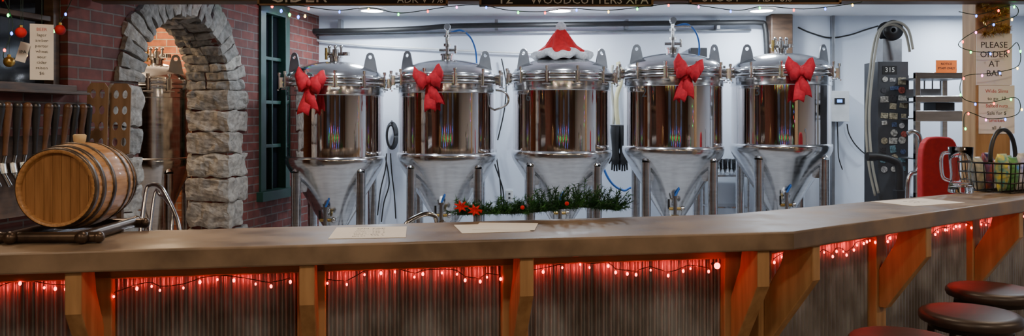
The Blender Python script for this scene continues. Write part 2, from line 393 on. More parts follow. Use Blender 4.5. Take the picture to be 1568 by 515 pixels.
b=B('sink_faucet')
p=P(668,340,3.35); fx=p.x
b.cyl((fx,3.38,.905),(fx,3.38,.93),.025,m_steel)
b.tube([(fx,3.38,.92),(fx,3.38,1.0),(fx-.01,3.37,1.035),(fx-.05,3.34,1.045),(fx-.11,3.30,1.02),(fx-.13,3.28,.99)],.010,m_steel,10,sm=6)
b.cyl((fx+.03,3.38,.93),(fx+.03,3.38,.99),.01,m_steel); b.cyl((fx+.03,3.38,.985),(fx+.03,3.32,1.02),.006,m_steel)
b.done()

# ------------------------------------------------------------ barrel
ax=V((-.04,1,0)).normalized(); bx=V((ax.y,-ax.x,0))
C1=P(84,291,2.42); LB=.30; RB=.137; RH=.118
b=B('oak_barrel')
zc=1.07+.026+RB; C1.z=zc
def br_(t): return RH+(RB-RH)*max(0,math.sin(math.pi*min(1,max(0,t))))**.9
prof=[(br_(i/24),LB*i/24) for i in range(25)]
NST=26
def stv(r,z,a):
    f=abs(math.sin(a*NST/2)); return (r-.0014*(1-min(1,f*6)),z)
b.lathe(prof,m_oak,C1,seg=156,axis=ax,fn=stv)
for zz,sg in((0,1),(LB,-1)):
    b.lathe([(RH,zz),(RH-.009,zz),(RH-.011,zz+.016*sg)],m_oak,C1,seg=64,axis=ax)
    rr=RH-.0105
    for k in range(-4,5):
        x0=max(-rr,(k-.5)*.027+.0006); x1=min(rr,(k+.5)*.027-.0006)
        if x1<=x0: continue
        pts=[];n_=8
        for j in range(n_+1):
            x=x0+(x1-x0)*j/n_; pts.append((x,math.sqrt(max(0,rr*rr-x*x))))
        pts=pts+[(x,-y) for x,y in reversed(pts)]
        b.prism(pts,C1+ax*(zz+.017*sg),bx,Zup,ax,.006,m_oakh)
for t in(.035,.15,.33,.67,.85,.965):
    w=.0085; z=LB*t
    r0=br_(t-w/LB); r1=br_(t+w/LB)
    b.lathe([(r0-.002,z-w),(r0+.0028,z-w),(r1+.0028,z+w),(r1-.002,z+w)],m_hoop,C1,seg=64,axis=ax)
bc_=C1+ax*(LB*.5)
b.lathe([(.001,.0),(.016,.0),(.016,RB),(.018,RB+.004),(.020,RB+.022),(.016,RB+.026),(.001,RB+.026)],m_cork,bc_,seg=24)
b.done()
b=B('barrel_cradle')
def bp(a,c,z): q=C1+ax*a+bx*c; return V((q.x,q.y,z))
ins=.105
for sgn in(-1,1):
    b.cyl(bp(-.05,sgn*ins,1.09),bp(LB+.03,sgn*ins,1.09),.018,m_pipe)
    for a in(-.05,LB+.03): b.sph(bp(a,sgn*ins,1.09),.020,m_pipe)
for a in(-.03,LB):
    b.cyl(bp(a,-ins-.04,1.088),bp(a,ins+.04,1.088),.016,m_pipe)
    for c2 in(-ins-.04,ins+.04): b.sph(bp(a,c2,1.088),.018,m_pipe)
b.done()

# ------------------------------------------------------------ papers
def paper(name,x0,x1,y0,y1,rz,m=m_paper,lines=5,head=None,z=1.0705,w=.28,h=.2):
    d=(.37)*F/((y0+y1)/2-185); c=P((x0+x1)/2,0,d)
    b=B(name); R=Matrix.Rotation(rz,3,'Z')
    b.box((c.x,d,z+.0006),(w,h,.0012),m,rz=rz)
    X=R@V((1,0,0));Y=R@V((0,1,0))
    base=V((c.x,d,z+.0014))
    if head: b.text(head,base+Y*h*.32,.026,m_ink,X,Y,ext=.0001)
    for k in range(lines):
        b.text(random.choice(['pale ale ... 6.5%  7','ipa ......... 7.1%  8','porter .... 5.8%  7','stout ..... 8.0%  8','cider ..... 5.5%  7']),base+Y*(h*.18-k*h*.13),.014,m_ink,X,Y,ext=.0001)
    return b.done()
paper('beer_menu',512,620,347,366,.12,head='ON TAP',w=.24,h=.26)
paper('paper_sheets',704,800,343,357,.2,lines=0,w=.23,h=.21)
paper('paper_sheets',728,822,341,355,-.1,lines=0,z=1.072,w=.21,h=.18)
paper('beer_menu',1343,1467,304,316,.45,lines=3,w=.34,h=.22)

# ------------------------------------------------------------ garland on bar
b=B('pine_garland')
gp=[P(x,y,d) for x,y,d in((700,330,2.93),(745,326,2.96),(790,326,2.98),(835,322,3.01),(880,316,3.03),(920,318,3.06),(948,326,3.08))]
for p in gp: p.z=max(p.z,1.095)
path=b.tube(gp,.006,m_wire,6,sm=8)
for sprig in range(270):
    t=random.random(); i=int(t*(len(path)-2)); p=path[i].lerp(path[i+1],random.random())
    fat=.75+.55*max(0,math.sin((t-.35)*4.2))
    d=V((random.gauss(0,1),random.gauss(0,.7),abs(random.gauss(.3,.9)))).normalized()*random.uniform(.03,.065)*fat*1.3
    q=p+d; q.z=max(q.z,1.078)
    b.cyl(p,q,.0012,m_wire,seg=4,caps=False); mt=random.choice([m_needle,m_needle,m_needle2])
    for k in range(44):
        base=p.lerp(q,k/44); dd=(q-p).normalized()
        nd=(dd*.7+V((random.gauss(0,1),random.gauss(0,1),random.gauss(0,1))).normalized()).normalized()*random.uniform(.014,.024)
        tip=base+nd; tip.z=max(tip.z,1.073); sd=nd.cross(V((random.random(),random.random(),random.random()))).normalized()*.0016
        b.face([b.v(base-sd),b.v(base+sd),b.v(tip)],mt)
for x,y in((708,318),(735,325),(800,318),(868,312)):
    q=P(x,y,2.92); q.z=max(q.z,1.085); b.sph(q,.008,m_redhat,10)
for sx,yy in((706,316),(727,322)):
    for k in range(7):
        q=P(sx,yy,2.89); q.z=max(q.z,1.10); a=k*.9; b.face([b.v(q),b.v(q+V((.014*math.cos(a-.4),-.008,.012*math.sin(a-.4)))),b.v(q+V((.030*math.cos(a),-.004,.024*math.sin(a)))),b.v(q+V((.014*math.cos(a+.4),-.008,.012*math.sin(a+.4))))],m_redhat)
b.done()

# ------------------------------------------------------------ tanks
def bow(c,s=1.0,name='red_bow',tilt=0):
    b=B(name); R=Matrix.Rotation(tilt,3,'Y')
    for sd in(-1,1):
        for lay,(LL,up) in enumerate(((.125,.045),(.10,-.005))):
            pr=None;n=28
            for i in range(n+1):
                a=2*math.pi*i/n; x=(.5-.5*math.cos(a))*LL; y=-math.sin(a)*.04-.012*lay; f=x/LL
                h=.020+.056*f**.6; zz=up*f*1.1+.006*math.sin(9*f+sd)
                bend=.02*f*f
                p0=V((sd*(x-bend),y,zz-h));p1=V((sd*(x-bend),y,zz+h)); pm=V((sd*x*1.03,y-.01*math.sin(a),zz))
                cur=[b.v(c+R@(q*s)) for q in(p0,pm,p1)]
                if pr:
                    b.face([pr[0],pr[1],cur[1],cur[0]],m_red,True); b.face([pr[1],pr[2],cur[2],cur[1]],m_red,True)
                pr=cur
    for sd,dx,ln in((-1,.025,.25),(1,.05,.21)):
        pr=None
        for i in range(9):
            t=i/8; w=.022+.026*min(1,t*1.4); x=sd*dx*t; y=-.02+.012*math.sin(t*7+sd)
            z=-.01-ln*t; dz=.025 if i==8 else 0
            cur=[b.v(c+R@(V(q)*s)) for q in((x-w,y,z),(x,y-.008,z+dz),(x+w,y,z))]
            if pr:
                b.face([pr[0],pr[1],cur[1],cur[0]],m_red,True); b.face([pr[1],pr[2],cur[2],cur[1]],m_red,True)
            pr=cur
    b.sph(c+V((0,-.03,0))*s,.028*s,m_red,12,1.2)
    return b.done(solid=.002)

def tank(cx,cy,dz,R=.42,num=None,cane=0,arm=0,name='fermentation_tank',valve=True,skin=None):
    b=B(name); o=V((cx,cy,dz)); k=R/.42
    S=m_satin;Mi=skin or m_mirror
    b.lathe([(.0001,1.985),(.10*k,1.982),(.20*k,1.968),(.29*k,1.945),(.36*k,1.915),(.405*k,1.88),(.42*k,1.85,S),(.42*k,1.842)],S,o,96)
    b.lathe([(.42*k,1.842),(.452*k,1.842),(.458*k,1.836),(.458*k,1.812),(.452*k,1.806),(.43*k,1.806),(.43*k,1.80),(.452*k,1.80),(.458*k,1.794),(.458*k,1.772),(.452*k,1.766),(.425*k,1.764)],S,o,96)
    b.lathe([(.425*k,1.764),(.425*k,1.70),(.4255*k,1.698),(.4255*k,1.694),(.42*k,1.69)],S,o,96)
    b.lathe([(.42*k,1.69),(.42*k,1.55),(.4195*k,1.40),(.42*k,1.30),(.42*k,1.19)],Mi,o,96)
    b.lathe([(.42*k,1.19),(.431*k,1.185),(.434*k,1.16),(.43*k,1.13),(.418*k,1.10),(.40*k,1.07)],S,o,96)
    b.lathe([(.40*k,1.07),(.30*k,.905),(.20*k,.74),(.10*k,.575),(.05*k,.49),(.05*k,.42),(.07*k,.42),(.07*k,.40),(.04*k,.40),(.04*k,.30),(.0001,.30)],S,o,96)
    for i in range(12):
        a=2*math.pi*(i+.4)/12; d=V((math.cos(a),math.sin(a),0)); q=o+d*(.462*k)
        b.box(q+Zup*1.803,(.03,.035,.085),S,rz=a); b.cyl(q+d*.02+Zup*1.75,q+d*.02+Zup*1.87,.008,m_steel,seg=10)
        b.cyl(q+d*.02+Zup*1.86,q+d*.02+Zup*1.885,.014,m_steel,seg=8)
        t=V((-d.y,d.x,0)); b.cyl(q+d*.03+Zup*1.74-t*.035,q+d*.03+Zup*1.74+t*.035,.006,m_steel,seg=8)
    for sx in(-1,1):
        out=[(-.06,-.06),(-.045,.03),(-.03,.085),(-.012,.102),(.012,.102),(.03,.085),(.045,.03),(.06,-.06)]
        hole=[(.016*math.cos(t*.524),.064+.016*math.sin(t*.524)) for t in range(12)]
        b.shape([out,hole],o+V((sx*.33*k,-.12,1.950)),.007,m_grey,X=V((1,sx*.5,0)))
    for a in(math.pi/4,3*math.pi/4,5*math.pi/4,7*math.pi/4):
        d=V((math.cos(a),math.sin(a),0)); q=o+d*(.392*k)
        p0=V((q.x,q.y,.02)); b.cyl(p0,q+Zup*1.06,.040,S,seg=24); b.cyl(q+Zup*1.06,q-d*.045+Zup*1.15,.040,S,r2=.02,seg=24)
        b.cyl((q.x,q.y,0),(q.x,q.y,.02),.06,m_steel,seg=24)
        b.box(q-d*.06+Zup*1.0,(.06,.012,.2),S,rz=a)
    for a in(0,1,2,3):
        a0=math.pi/4+a*math.pi/2;a1=a0+math.pi/2
        b.cyl(o+V((math.cos(a0),math.sin(a0),0))*.392*k+Zup*.35,o+V((math.cos(a1),math.sin(a1),0))*.392*k+Zup*.35,.014,S,seg=10)
    tz=1.98
    if cane==0:
        b.cyl(o+Zup*tz,o+Zup*(tz+.035),.05,S); b.cyl(o+Zup*(tz+.035),o+Zup*(tz+.05),.062,m_steel); b.cyl(o+Zup*(tz+.05),o+Zup*(tz+.11),.028,m_steel)
        b.cyl(o+V((-.09,0,tz+.07)),o+V((.09,0,tz+.07)),.016,m_steel); b.cyl(o+V((.09,0,tz+.055)),o+V((.09,0,tz+.085)),.03,m_steel)
        for sx in(-.05,0,.05): b.cyl(o+V((sx,-.01,tz+.07)),o+V((sx,-.01,tz+.13)),.011,m_steel); b.sph(o+V((sx,-.01,tz+.13)),.016,m_steel)
        b.cyl(o+V((-.075,-.02,tz+.02)),o+V((-.075,-.02,tz+.12)),.012,m_brass)
    elif cane==1:
        b.cyl(o+Zup*tz,o+Zup*(tz+.04),.055,S); b.cyl(o+Zup*(tz+.04),o+Zup*(tz+.055),.065,m_steel)
        b.cyl(o+Zup*(tz+.055),o+Zup*(tz+.26),.017,m_steel); b.cyl(o+Zup*(tz+.12),o+Zup*(tz+.145),.035,m_steel); b.cyl(o+Zup*(tz+.20),o+Zup*(tz+.22),.03,m_steel)
        b.cyl(o+V((-.07,0,tz+.09)),o+V((.07,0,tz+.09)),.013,m_steel); b.cyl(o+V((.07,0,tz+.06)),o+V((.07,0,tz+.13)),.012,m_steel)
        b.sph(o+Zup*(tz+.29),.03,m_steel,16); b.cyl(o+V((0,-.03,tz+.29)),o+V((0,-.036,tz+.29)),.027,m_grey)
        b.tube([o+V((.02,0,tz+.24)),o+V((.12,0,tz+.26)),o+V((.2,.02,tz+.2)),o+V((.24,.05,tz+.1)),o+V((.25,.1,tz-.02))],.008,m_blue,8,sm=6)
        b.cyl(o+V((.0,0,tz+.24)),o+V((.16,0,tz+.24)),.009,m_steel)
    if arm:
        sx=arm
        b.tube([o+V((sx*.42*k,-.12,1.72)),o+V((sx*.50*k,-.12,1.70)),o+V((sx*.53*k,-.12,1.64)),o+V((sx*.50*k,-.12,1.585)),o+V((sx*.41*k,-.08,1.55))],.010,m_steel,8,sm=5)
    if valve:
        zz=.70; rc=.40*k-(1.07-zz)*.606*k
        q=o+V((-.03,-rc,zz)); b.cyl(q+V((0,.03,0)),q+V((0,-.08,0)),.018,m_steel); b.cyl(q+V((0,-.07,-.09)),q+V((0,-.07,.06)),.018,m_steel)
        b.cyl(q+V((0,-.07,.06)),q+V((0,-.07,.08)),.032,m_steel); b.cyl(q+V((0,-.07,.075)),q+V((.03,-.09,.14)),.009,m_blue); b.cyl(q+V((0,-.07,-.11)),q+V((0,-.07,-.08)),.034,m_brass)
        b.cyl(q+V((-.05,-.06,-.03)),q+V((.06,-.06,-.03)),.014,m_brass); b.sph(q+V((.065,-.06,-.03)),.024,m_steel); b.cyl(q+V((-.05,-.06,-.03)),q+V((-.05,-.06,.05)),.009,m_iron)
    if num:
        a=math.atan2(-.30,-.295); d=V((math.cos(a),math.sin(a),0)); q=o+d*(.4225*k)+Zup*1.635
        b.text(num,q,.11,m_ink,X=V((-d.y,d.x,0)),ext=.0015)
    return b.done()
TK=[(514,6.72,-.045,.40),(685,6.85,-.02,.42),(860,6.85,0,.42),(1030,6.85,.035,.42),(1195,7.0,.05,.42)]
cen=[]
for i,(x,d,dz,R_) in enumerate(TK):
    c=P(x,185,d); cen.append((c.x,d,dz))
    tank(c.x,d,dz,R=R_,num=[None,None,'6','2','3'][i],cane=[0,1,2,1,0][i],arm=[0,1,0,0,0][i])
for i,off,zz,tl in((0,-.090,1.775,.1),(1,-.105,1.785,-.15),(3,.01,1.80,.2),(4,-.02,1.79,0)):
    x,y,dz=cen[i]; r=.485 if i else .465; yy=y-math.sqrt(r*r-off*off)-.05
    bow(V((x+off,yy,zz+dz)),.97,tilt=tl)
tank(-.4484*6.75,6.75,-.06,R=.27,cane=0,name='fermentation_tank',valve=False,skin=m_satin)

# santa hat
b=B('santa_hat'); hx,hy,_=cen[2]; o=V((hx-.01,hy-.06,1.972))
def wob(r,z,a): return (r*(1+.07*math.sin(3*a+1)+.05*math.sin(7*a)),z+.014*math.sin(5*a+.5)+.01*math.sin(11*a)-.12*max(0,r-.12)**1.2)
b.lathe([(.10,.03),(.17,.005),(.235,.0),(.26,.02),(.255,.045),(.22,.06),(.16,.066),(.12,.06)],m_fur,o,96,fn=wob)
def wob2(r,z,a): return (r*(1+.12*math.sin(4*a+z*20)+.06*math.sin(9*a+z*10)),z)
hat=[(.185,.045),(.175,.07),(.15,.09),(.12,.115),(.10,.15),(.085,.18),(.07,.205),(.05,.235),(.03,.255),(.005,.265)]
b.lathe(hat,m_redhat,o,72,fn=wob2)
b.sph(o+V((0,-.01,.27)),.045,m_fur,20)
b.done()

# ------------------------------------------------------------ wall services
b=B('insulated_pipe')
yb=7.68
pp=[P(x,y,yb) for x,y in((474,48),(560,47),(640,44),(700,40),(850,38),(1000,36),(1120,35),(1163,35),(1171,41),(1174,80),(1175,140))]
b.tube(pp,.026,m_black,12,sm=6)
for x in(520,760,960,1100):
    q=P(x,34,yb); b.box((q.x,7.735,q.z-.02),(.03,.12,.09),m_grey)
b.done()
b=B('copper_water_pipe')
b.tube([P(x,y,7.76) for x,y in((474,54),(600,52),(800,50),(1000,48),(1150,46))],.012,m_grey,8,sm=3)
b.tube([P(x,y,7.76) for x,y in((476,61),(540,68),(640,74),(760,80),(900,84))],.010,m_white,8,sm=3); b.done()
b=B('wall_cable')
b.tube([P(x,y,7.76) for x,y in((1222,42),(1240,50),(1270,58),(1300,54),(1325,46),(1345,40))],.008,m_black,6,sm=6)
b.tube([P(x,y,7.76) for x,y in((1297,190),(1300,205),(1310,222),(1325,236),(1332,236))],.006,m_black,6,sm=6)
b.tube([P(x,y,7.76) for x,y in((1282,187),(1283,210),(1284,240),(1290,260))],.005,m_black,6,sm=4)
b.done()
b=B('wall_power_cables')
for xs in(((592,235),(590,260),(583,290),(578,330)),((598,235),(600,265),(604,300),(606,335)),((590,240),(596,280),(588,310),(584,340)),((757,215),(760,240),(766,280),(768,320)),((752,225),(757,250),(770,290),(771,325)),((768,90),(775,130),(772,170),(762,215))):
    b.tube([P(x,y,7.76) for x,y in xs],.007,m_black,6,sm=5)
b.done()
b=B('coiled_cable')
for k in range(5):
    q=P(600,208,7.72); b.tube([q+V((.055*math.cos(t*.524)*(1-.08*k),-.02*k+.02,.13*math.sin(t*.524)*(1-.05*k))) for t in range(13)],.01,m_black,6,sm=2)
b.cyl(P(600,186,7.79),P(600,186,7.62),.01,m_grey); b.done()
b=B('wall_hose')
b.tube([P(x,y,7.7) for x,y in((946,95),(952,120),(944,150),(946,190),(950,215))],.022,m_yhose,8,sm=5)
b.tube([P(x,y,7.72) for x,y in((938,100),(936,130),(940,170),(938,200))],.014,m_cream,8,sm=5)
b.done()
b=B('rubber_gloves')
for k,(dx,tw) in enumerate(((-.04,.1),(.035,-.1))):
    o=P(949,193,7.6)+V((dx,0,0))
    b.lathe([(.045,0),(.05,-.05),(.042,-.15),(.035,-.25),(.045,-.32),(.04,-.36),(.001,-.38)],m_black,o,16)
    for j in range(4): b.cyl(o+V((-.03+.02*j,0,-.34)),o+V((-.036+.024*j,0,-.44+.01*abs(j-1.5))),.011,m_black,r2=.008,seg=8)
    b.cyl(o+V((.03*(1 if k else -1),0,-.28)),o+V((.065*(1 if k else -1),0,-.36)),.012,m_black,seg=8)
b.cyl(P(949,193,7.6)+V((-.09,0,.005)),P(949,193,7.6)+V((.09,0,.005)),.008,m_grey); b.cyl(P(949,193,7.6)+V((0,0,.005)),P(949,193,7.6)+V((0,.19,.005)),.008,m_grey)
b.done()
b=B('blue_water_hose')
b.tube([P(x,y,7.45) for x,y in((922,240),(926,262),(938,282),(955,292),(966,288),(972,300),(974,420))],.011,m_blue,8,sm=6); b.done()
b=B('steel_side_table')
q=P(1112,268,7.6); b.box((q.x,7.62,q.z),(.40,.30,.02),m_satin)
for sx in(-.18,.18):
    for sy in(-.13,.13): b.cyl((q.x+sx,7.62+sy,0),(q.x+sx,7.62+sy,q.z),.015,m_satin)
b.box((q.x,7.62,q.z-.3),(.38,.28,.015),m_satin); b.done()
b=B('drinking_glasses')
for i in range(4):
    for j in range(2):
        o=V((q.x-.13+.085*i,7.56+.12*j,q.z+.011)); b.lathe([(.001,.0),(.025,0),(.035,.14),(.032,.14),(.023,.008),(.001,.008)],m_glass,o,20)
b.done()
b=B('wall_control_box'); c=P(1282,163,7.75)
b.box((c.x,7.745,c.z),(.19,.1,.30),m_white); c2=V((c.x,7.693,c.z+.05)); b.box(c2,(.10,.006,.06),m_blackp); b.box(c2+V((0,-.003,0)),(.05,.004,.03),m_screen)
b.done(bevel=.008)
b=B('wall_sensor_box'); c=P(1068,82,7.75); b.box((c.x,7.74,c.z),(.16,.11,.1),m_blackp); b.cyl((c.x,7.72,c.z-.05),(c.x,7.72,c.z-.3),.008,m_black); b.done(bevel=.006)
b=B('electrical_outlet'); c=P(780,300,7.79); b.box((c.x,7.789,c.z),(.07,.02,.11),m_white); b.box((c.x,7.778,c.z+.02),(.02,.004,.02),m_ink); b.box((c.x,7.778,c.z-.02),(.02,.004,.02),m_ink); b.done(bevel=.003)

# ------------------------------------------------------------ hand truck near arch
b=B('hand_truck')
o=P(255,330,5.0)
def hp(dx,z): return V((o.x+dx,5.0+(1.05-z)*-.25,z))
b.tube([hp(-.13,.12),hp(-.13,.6),hp(-.125,.98),hp(-.10,1.03),hp(-.05,1.03),hp(.0,.98),hp(.10,.80),hp(.13,.6),hp(.13,.12)],.014,m_satin,10,sm=5)
b.tube([hp(-.07,.12),hp(-.07,.93),hp(-.03,.97),hp(.02,.93),hp(.06,.82),hp(.07,.12)],.011,m_satin,10,sm=5)
for z in(.25,.5,.75): b.cyl(hp(-.13,z),hp(.13,z),.010,m_satin)
b.box(hp(0,.02)+V((0,-.1,0)),(.34,.22,.012),m_grey)
for sx in(-.19,.19): b.cyl(V((o.x+sx-.025,4.82,.11)),V((o.x+sx+.025,4.82,.11)),.11,m_black,seg=28)
b.cyl(V((o.x-.19,4.82,.11)),V((o.x+.19,4.82,.11)),.012,m_grey)
b.done()

# ------------------------------------------------------------ tap wall at left
b=B('beer_tap_wall')
def tb(s0,s1,y0,y1,z0,z1,m):
    c=WL((s0+s1)/2,(y0+y1)/2,(z0+z1)/2); b.box(c,(s1-s0,abs(y1-y0),z1-z0),m,rz=math.atan2(UW.y,UW.x))
tb(3.2,4.58,.003,.12,.95,1.36,m_dwood); tb(3.2,4.60,.003,.16,1.585,1.598,m_dwood); tb(3.2,4.58,.003,.30,.86,.89,m_satin)
tb(3.2,4.58,.003,.32,0,.86,m_dwood)
s=3.30;kk=0
m_tapw=M('tap_handle_wood',(.17,.08,.04),.35,c2=(.09,.045,.025),scale=12)
while s<4.56:
    base=WL(s,.12,1.20); b.cyl(base,base+NW*.06,.018,m_steel); b.cyl(base+NW*.05+Zup*.03,base+NW*.06-Zup*.02,.020,m_steel)
    b.cyl(base+NW*.055-Zup*.01,base+NW*.10-Zup*.08,.012,m_steel)
    b.cyl(base+NW*.06+Zup*.03,base+NW*.07+Zup*.07,.010,m_steel)
    h0=base+NW*.07+Zup*.07; lean=UW*random.uniform(-.01,.03)+NW*.015; h1=h0+Zup*.26+lean
    mh=m_tapw if kk%2 else m_blackp
    b.cyl(h0,h0.lerp(h1,.3),.012,mh,seg=12); b.cyl(h0.lerp(h1,.25),h0.lerp(h1,.9),.013,mh,r2=.023,seg=12); b.sph(h0.lerp(h1,.93),.022,mh,12)
    s+=.062;kk+=1
b.done(bevel=.002)
b=B('beer_list_poster')
cp=P(64,80,4.05); b.box(cp,(.105,.003,.285),m_paper,rz=.5)
Xp=V((math.cos(.5),math.sin(.5),0)); Np=V((math.sin(.5),-math.cos(.5),0))
for k in range(9): b.text(['BEER','lager','amber','porter','wheat','sour','cider','saison','$6'][k],cp+Np*.0022+Zup*(.115-.028*k),.022,m_inkr if k==0 else m_ink,Xp)
b.cyl(cp+Zup*.14,V((cp.x,cp.y,2.6)),.0015,m_wire,seg=5); b.done()
b=B('paper_tag'); cp=P(35,80,4.0); b.box(cp,(.045,.003,.10),m_paper,R=Matrix.Rotation(.3,3,'Y')@Matrix.Rotation(.5,3,'Z')); b.text('IPA',cp+Np*.004,.022,m_ink,Xp); b.cyl(cp+Zup*.05,V((cp.x,cp.y,2.6)),.0012,m_wire,seg=5); b.done()
for x,y,d,m in((32,50,3.9,m_redhat),(92,46,4.0,m_redf),(14,95,3.9,m_gold)):
    b=B('christmas_ornament'); q=P(x,y,d); b.sph(q,.026,m,20); b.cyl(q+Zup*.024,q+Zup*.036,.008,m_gold); b.cyl(q+Zup*.034,V((q.x,q.y,2.6)),.001,m_wire,seg=5); b.done()
m_rack=M('rack_wood',(.30,.17,.085),.55,c2=(.20,.11,.05),scale=5,stretch=(6,6,.6))
for x in(149,184):
    b=B('wooden_bottle_rack'); w=.056;h=.21
    out=[(-w,-h),(w,-h),(w,h-.03),(w-.02,h),(-w+.02,h),(-w,h-.03)]
    holes=[]
    for zz in(-.14,-.045,.05,.145):
        for xx in(-.024,.024):
            holes.append([(xx+.015*math.cos(t*.393),zz+.026*math.sin(t*.393)) for t in range(16)])
    q=P(x,182,4.62+(x-149)*.003); b.shape([out]+holes,q,.010,m_rack,X=V((1,.25,0)),Z=V((0,.06,1)))
    b.box(V((q.x,q.y+.0,q.z-h-.0125)),(.12,.08,.025),m_dwood)
    b.box(V((q.x,q.y+.0,(q.z-h-.025)/2)),(.03,.03,q.z-h-.025),m_dwood)
    b.done(bevel=.002)

# ------------------------------------------------------------ signs on beam
def sign(x0,x1,yb_,txt,ty=2):
    b=B('chalkboard_sign'); y=4.59; a=P(x0,yb_,y); c=P(x1,yb_,y); z0=a.z; w=c.x-a.x; h=.24
    b.box(((a.x+c.x)/2,y+.012,z0+h/2),(w,.018,h),m_board)
    for (cx_,cz_,sx,sz) in(((a.x+c.x)/2,z0+.004,w,.008),((a.x+c.x)/2,z0+h-.01,w,.02),(a.x+.006,z0+h/2,.012,h),(c.x-.006,z0+h/2,.012,h)): b.box((cx_,y,cz_),(sx,.03,sz),m_frame)
    for t,xx,s_ in txt:
        q=P(xx,yb_,y); b.text(t,(q.x,y-.001,z0+.011+s_*.36),s_,m_chalk,al='LEFT')
    b.done(bevel=.002)
sign(395,686,8.5,[('CIDER',412,.12),('ADK V',608,.06),('7%',660,.06)])
sign(734,1000,10,[('12',762,.09),('WOODCUTTERS XPA',812,.07)])
sign(1055,1287,6.5,[('STOUT',1075,.07),('ABV 6%',1160,.06)])
def lightstring(name,pts,step=.09,r=.008,wire=.0025,seed=1,cols='rgbyp'):
    b=B(name); rnd=random.Random(seed); pa=b.tube(pts,wire,m_wire,5,sm=8)
    acc=0;k=0
    for i in range(1,len(pa)):
        acc+=(pa[i]-pa[i-1]).length
        if acc>step:
            acc=0; q=pa[i]+V((rnd.uniform(-.006,.006),-.006,-.010)); b.sph(q,r,m_led[cols[k%len(cols)]],8,1.5); k+=1
    b.done()
lightstring('christmas_string_lights',[P(x,y,4.54) for x,y in((430,4),(480,12),(520,16),(565,12),(610,20),(650,16),(690,10),(735,8),(780,16),(830,18),(870,13),(930,16),(990,10),(1040,5),(1080,10),(1130,16),(1170,10),(1230,14),(1290,8),(1320,3))],.16,r=.0055,seed=3,cols='rbygrpbg')
lightstring('christmas_string_lights',[WL(s,.10,z) for s,z in((4.8,2.28),(5.0,2.3),(5.3,2.42),(5.6,2.37),(5.9,2.42),(6.2,2.39),(6.6,2.43),(7.2,2.38),(7.5,2.42))],.14,r=.011,seed=5,cols='rbgbyr')
lightstring('christmas_string_lights',[WL(s,.12,z) for s,z in((3.6,2.30),(3.9,2.2),(4.1,1.95),(4.05,1.75),(4.3,1.85),(4.5,2.1),(4.55,2.35))],.09,r=.006,seed=6,cols='ryyrgb')
for k in range(2):
    lightstring('christmas_string_lights',[V((-3.6+i*.6,-4.4+k*2.2,2.35-.12*(i%2)-.05*k)) for i in range(15)],.22,r=.022,seed=9+k,cols='rygbpyg')
lightstring('christmas_string_lights',[V((-2.2+i*.45,-4.45,.95+.30*(i%2))) for i in range(12)],.25,r=.022,seed=12,cols='gbrbgp')

# ------------------------------------------------------------ right wooden post
b=B('wooden_support_post'); b.box((2.895,4.84,1.297),(.21,.15,2.594),m_pine); b.done(bevel=.008)
yf=4.765
b=B('order_sign'); a=P(1522,91,yf-.004); b.box(a,(.215,.003,.31),m_paper)
for k,t in enumerate(['PLEASE','ORDER','AT','BAR']): b.text(t,a+V((0,-.002,.085-.057*k)),.052,m_ink)
b.done()
b=B('price_sign'); a=P(1526,168,yf-.004); b.box(a,(.215,.003,.29),m_paper)
for k,t in enumerate(['Wide Slims','to go  10','Salted nuts','Sale for $','Smoked','all  6']): b.text(t,a+V((0,-.002,.11-.044*k)),.03,m_ink if k%2 else m_inkr)
b.done()
b=B('orange_notice'); a=P(1449,102,6.27); b.box(a,(.165,.004,.10),m_orange)
for k in range(2): b.text('NOTICE' if k==0 else 'STAFF ONLY',a+V((0,-.003,.02-.035*k)),.024,m_ink)
b.done()
b=B('gold_tinsel_garland')
rnd=random.Random(4)
pa=b.tube([P(x,y,4.72) for x,y in((1545,-5),(1500,8),(1540,20),(1505,32),(1542,44),(1508,52))],.006,m_gold,6,sm=6)
for k in range(700):
    p=pa[rnd.randrange(len(pa))]; d=V((rnd.gauss(0,1),-abs(rnd.gauss(0,1)),rnd.gauss(0,1))).normalized()*.035; sdv=d.cross(V((rnd.random(),1,rnd.random()))).normalized()*.003
    b.face([b.v(p-sdv),b.v(p+sdv),b.v(p+d)],m_gold)
b.done()
lightstring('christmas_string_lights',[P(x,y,4.68) for x,y in((1468,18),(1500,22),(1550,8),(1556,24),(1510,40),(1474,60),(1470,72),(1500,80),(1540,78),(1558,66),(1560,100),(1520,112),(1476,118),(1474,150),(1510,158),(1556,150),(1558,175),(1515,182),(1480,172),(1476,195))],.10,r=.0055,seed=8,cols='brgybprg')

# ------------------------------------------------------------ mug
b=B('glass_beer_mug'); c=P(1471,293,4.06); o=V((c.x,4.06,1.0705)); H=.235
b.lathe([(.001,.0),(.055,.0),(.060,.008),(.056,.03),(.050,.06),(.048,.10),(.054,.16),(.058,H),(.054,H),(.049,.16),(.043,.10),(.045,.06),(.046,.03),(.001,.025)],m_glass,o,40)
b.tube([o+V((-.052,0,H-.03)),o+V((-.09,0,H-.035)),o+V((-.10,0,H-.08)),o+V((-.09,0,.08)),o+V((-.05,0,.06))],.009,m_glass,10,sm=6)
b.done()
b=B('wire_snack_basket'); ox=P(1545,0,4.12).x; oy=4.17; z0=1.073
W,D,Hh=.34,.24,.15; rzb=.55
Rb=Matrix.Rotation(rzb,3,'Z')
def bq(x,y,z,fl=0):
    f=1+.12*(z/Hh); q=Rb@V((x*f,y*f,0)); return V((ox+q.x,oy+q.y,z0+z))
for zz in(.004,.05,.10,.15):
    b.tube([bq(-W/2,-D/2,zz),bq(W/2,-D/2,zz),bq(W/2,D/2,zz),bq(-W/2,D/2,zz),bq(-W/2,-D/2,zz)],.0035 if zz<.15 else .005,m_iron,6)
